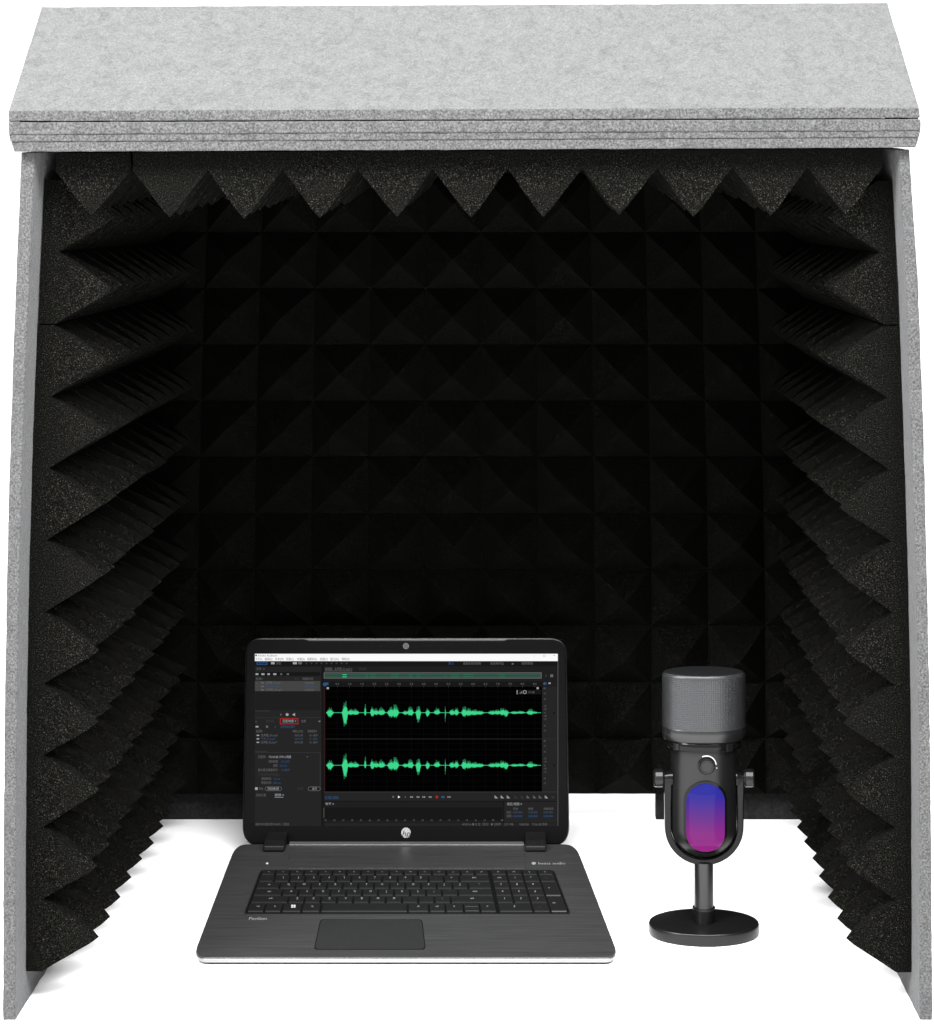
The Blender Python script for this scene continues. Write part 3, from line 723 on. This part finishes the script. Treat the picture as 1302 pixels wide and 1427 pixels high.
# control knob with white arc
kc = (MX + mm(.8), 0, mz(1058.5)); ky = front_y(0, 1058, 0)
m = MB(); m.lathe([(mm(12.2), .002), (mm(12.2), -.0008), (mm(11.2), -.0012)], (kc[0], ky, kc[2]), seg=48, axis='y'); m.build('knob_ring', M['mic_gloss'], mic, smooth=True)
m = MB(); m.lathe([(mm(9.8), .001), (mm(9.8), -.0045), (mm(9.0), -.0055), (mm(7.6), -.0055), (mm(7.0), -.0050)], (kc[0], ky, kc[2]), seg=48, axis='y'); m.build('knob', M['mic_body'], mic, smooth=True)
m = MB(); arc = []
for i in range(25):
    a = math.radians(5 + 110 * i / 24); arc.append(a)
outer = [Vector((kc[0] + mm(14.2) * math.cos(a), 0, kc[2] + mm(14.2) * math.sin(a))) for a in arc]
inner_ = [Vector((kc[0] + mm(12.9) * math.cos(a), 0, kc[2] + mm(12.9) * math.sin(a))) for a in reversed(arc)]
def onb(p, off):
    x = (p.x - MX) / K; return Vector((p.x, front_y(x, 1058, off), p.z))
ii = list(reversed(inner_))
for k in range(24):
    m.prism([onb(outer[k], .0006), onb(outer[k + 1], .0006), onb(ii[k + 1], .0006), onb(ii[k], .0006)], [onb(outer[k], 0), onb(outer[k + 1], 0), onb(ii[k + 1], 0), onb(ii[k], 0)])
for dx, dy in ((14.5, 3.6), (-13.5, 6)):
    if dx > 0:
        c_ = onb(Vector((kc[0] + mm(dx), 0, kc[2] - mm(dy))), .0004)
        m.poly([c_ + Vector((mm(.8) * math.cos(a * .7854), 0, mm(.8) * math.sin(a * .7854))) for a in range(8)])
m.build('dial_mark', M['white_mark'], mic)
# yoke: a U of rectangular section
path = [(-50.3, 1079)] + [(-50.3, y) for y in (1100, 1125, 1150)]
for i in range(1, 32):
    a = math.pi * i / 32; path.append((-50.3 * math.cos(a), 1151 + 48.2 * math.sin(a)))
path += [(50.3, y) for y in (1150, 1125, 1100, 1079)]
m = MB(); hw, hd = 4.4, .0062; rings = []
for i, (x, y) in enumerate(path):
    a = Vector(path[max(i - 1, 0)]); b = Vector(path[min(i + 1, len(path) - 1)]); d = (b - a).normalized(); n = Vector((-d.y, d.x))
    w = hw * (1.15 if y < 1105 else 1)
    q = []
    for sx, sy in ((-1, -1), (1, -1), (1, 1), (-1, 1)):
        q.append(Vector((MX + mm(x + n.x * w * sx), MY + hd * sy, mz(y + n.y * w * sx))))
    rings.append(q)
for q in rings: m.v += q
for i in range(len(rings) - 1):
    for k in range(4):
        l = (k + 1) % 4; m.f.append([i * 4 + k, i * 4 + l, (i + 1) * 4 + l, (i + 1) * 4 + k]); m.m.append(0)
m.f += [[3, 2, 1, 0], [(len(rings) - 1) * 4 + k for k in range(4)]]; m.m += [0, 0]
m.build('yoke', M['mic_gloss'], mic, smooth=True, bevel=.0011)
for sg in (-1, 1):
    m = MB(); hk = mm(12.5)
    m.lathe([(hk * .80, sg * mm(55)), (hk * .86, sg * mm(56.5)), (hk, sg * mm(57.5)), (hk, sg * mm(67.5)), (hk * .9, sg * mm(69.6)), (hk * .6, sg * mm(70))], (MX, MY, mz(1084)), seg=14, axis='x')
    m.build('side_knob', M['mic_body'], mic, bevel=.0006)
    m = MB(); m.lathe([(hk * .95, sg * mm(44)), (hk * .95, sg * mm(46.2)), (hk * .7, sg * mm(54.6)), (hk * .7, sg * mm(55.2))], (MX, MY, mz(1084)), seg=32, axis='x')
    m.build('pivot', M['mic_gloss'], mic, smooth=True)

# ---------------------------------------------------------------- light
w = bpy.data.worlds.new('World'); scene.world = w; w.use_nodes = True
bg = w.node_tree.nodes['Background']; bg.inputs['Color'].default_value = (1, 1, 1, 1); bg.inputs['Strength'].default_value = 1.85
def softbox(name, az, el, dist, size, power, target=(0, .15, .3)):
    l = bpy.data.lights.new(name, 'AREA'); l.shape = 'RECTANGLE'; l.size, l.size_y = size; l.energy = power
    o = bpy.data.objects.new(name, l); COL.objects.link(o)
    a, e = math.radians(az), math.radians(el); t = Vector(target)
    o.location = t + Vector((math.sin(a) * math.cos(e), -math.cos(a) * math.cos(e), math.sin(e))) * dist
    o.rotation_euler = (t - o.location).to_track_quat('-Z', 'Y').to_euler(); return o
softbox('softbox', -3, 52, 3.2, (2.2, 1.0), 300)
softbox('softbox', -50, 38, 3.2, (0.7, 1.2), 200, (.1, .15, .2))
softbox('softbox', 42, 47, 3.2, (1.4, 1.2), 150, (-.1, .15, .2))

scene.render.engine = 'CYCLES'
scene.view_settings.view_transform = 'Standard'; scene.view_settings.look = 'None'
scene.view_settings.exposure = 0; scene.view_settings.gamma = 1
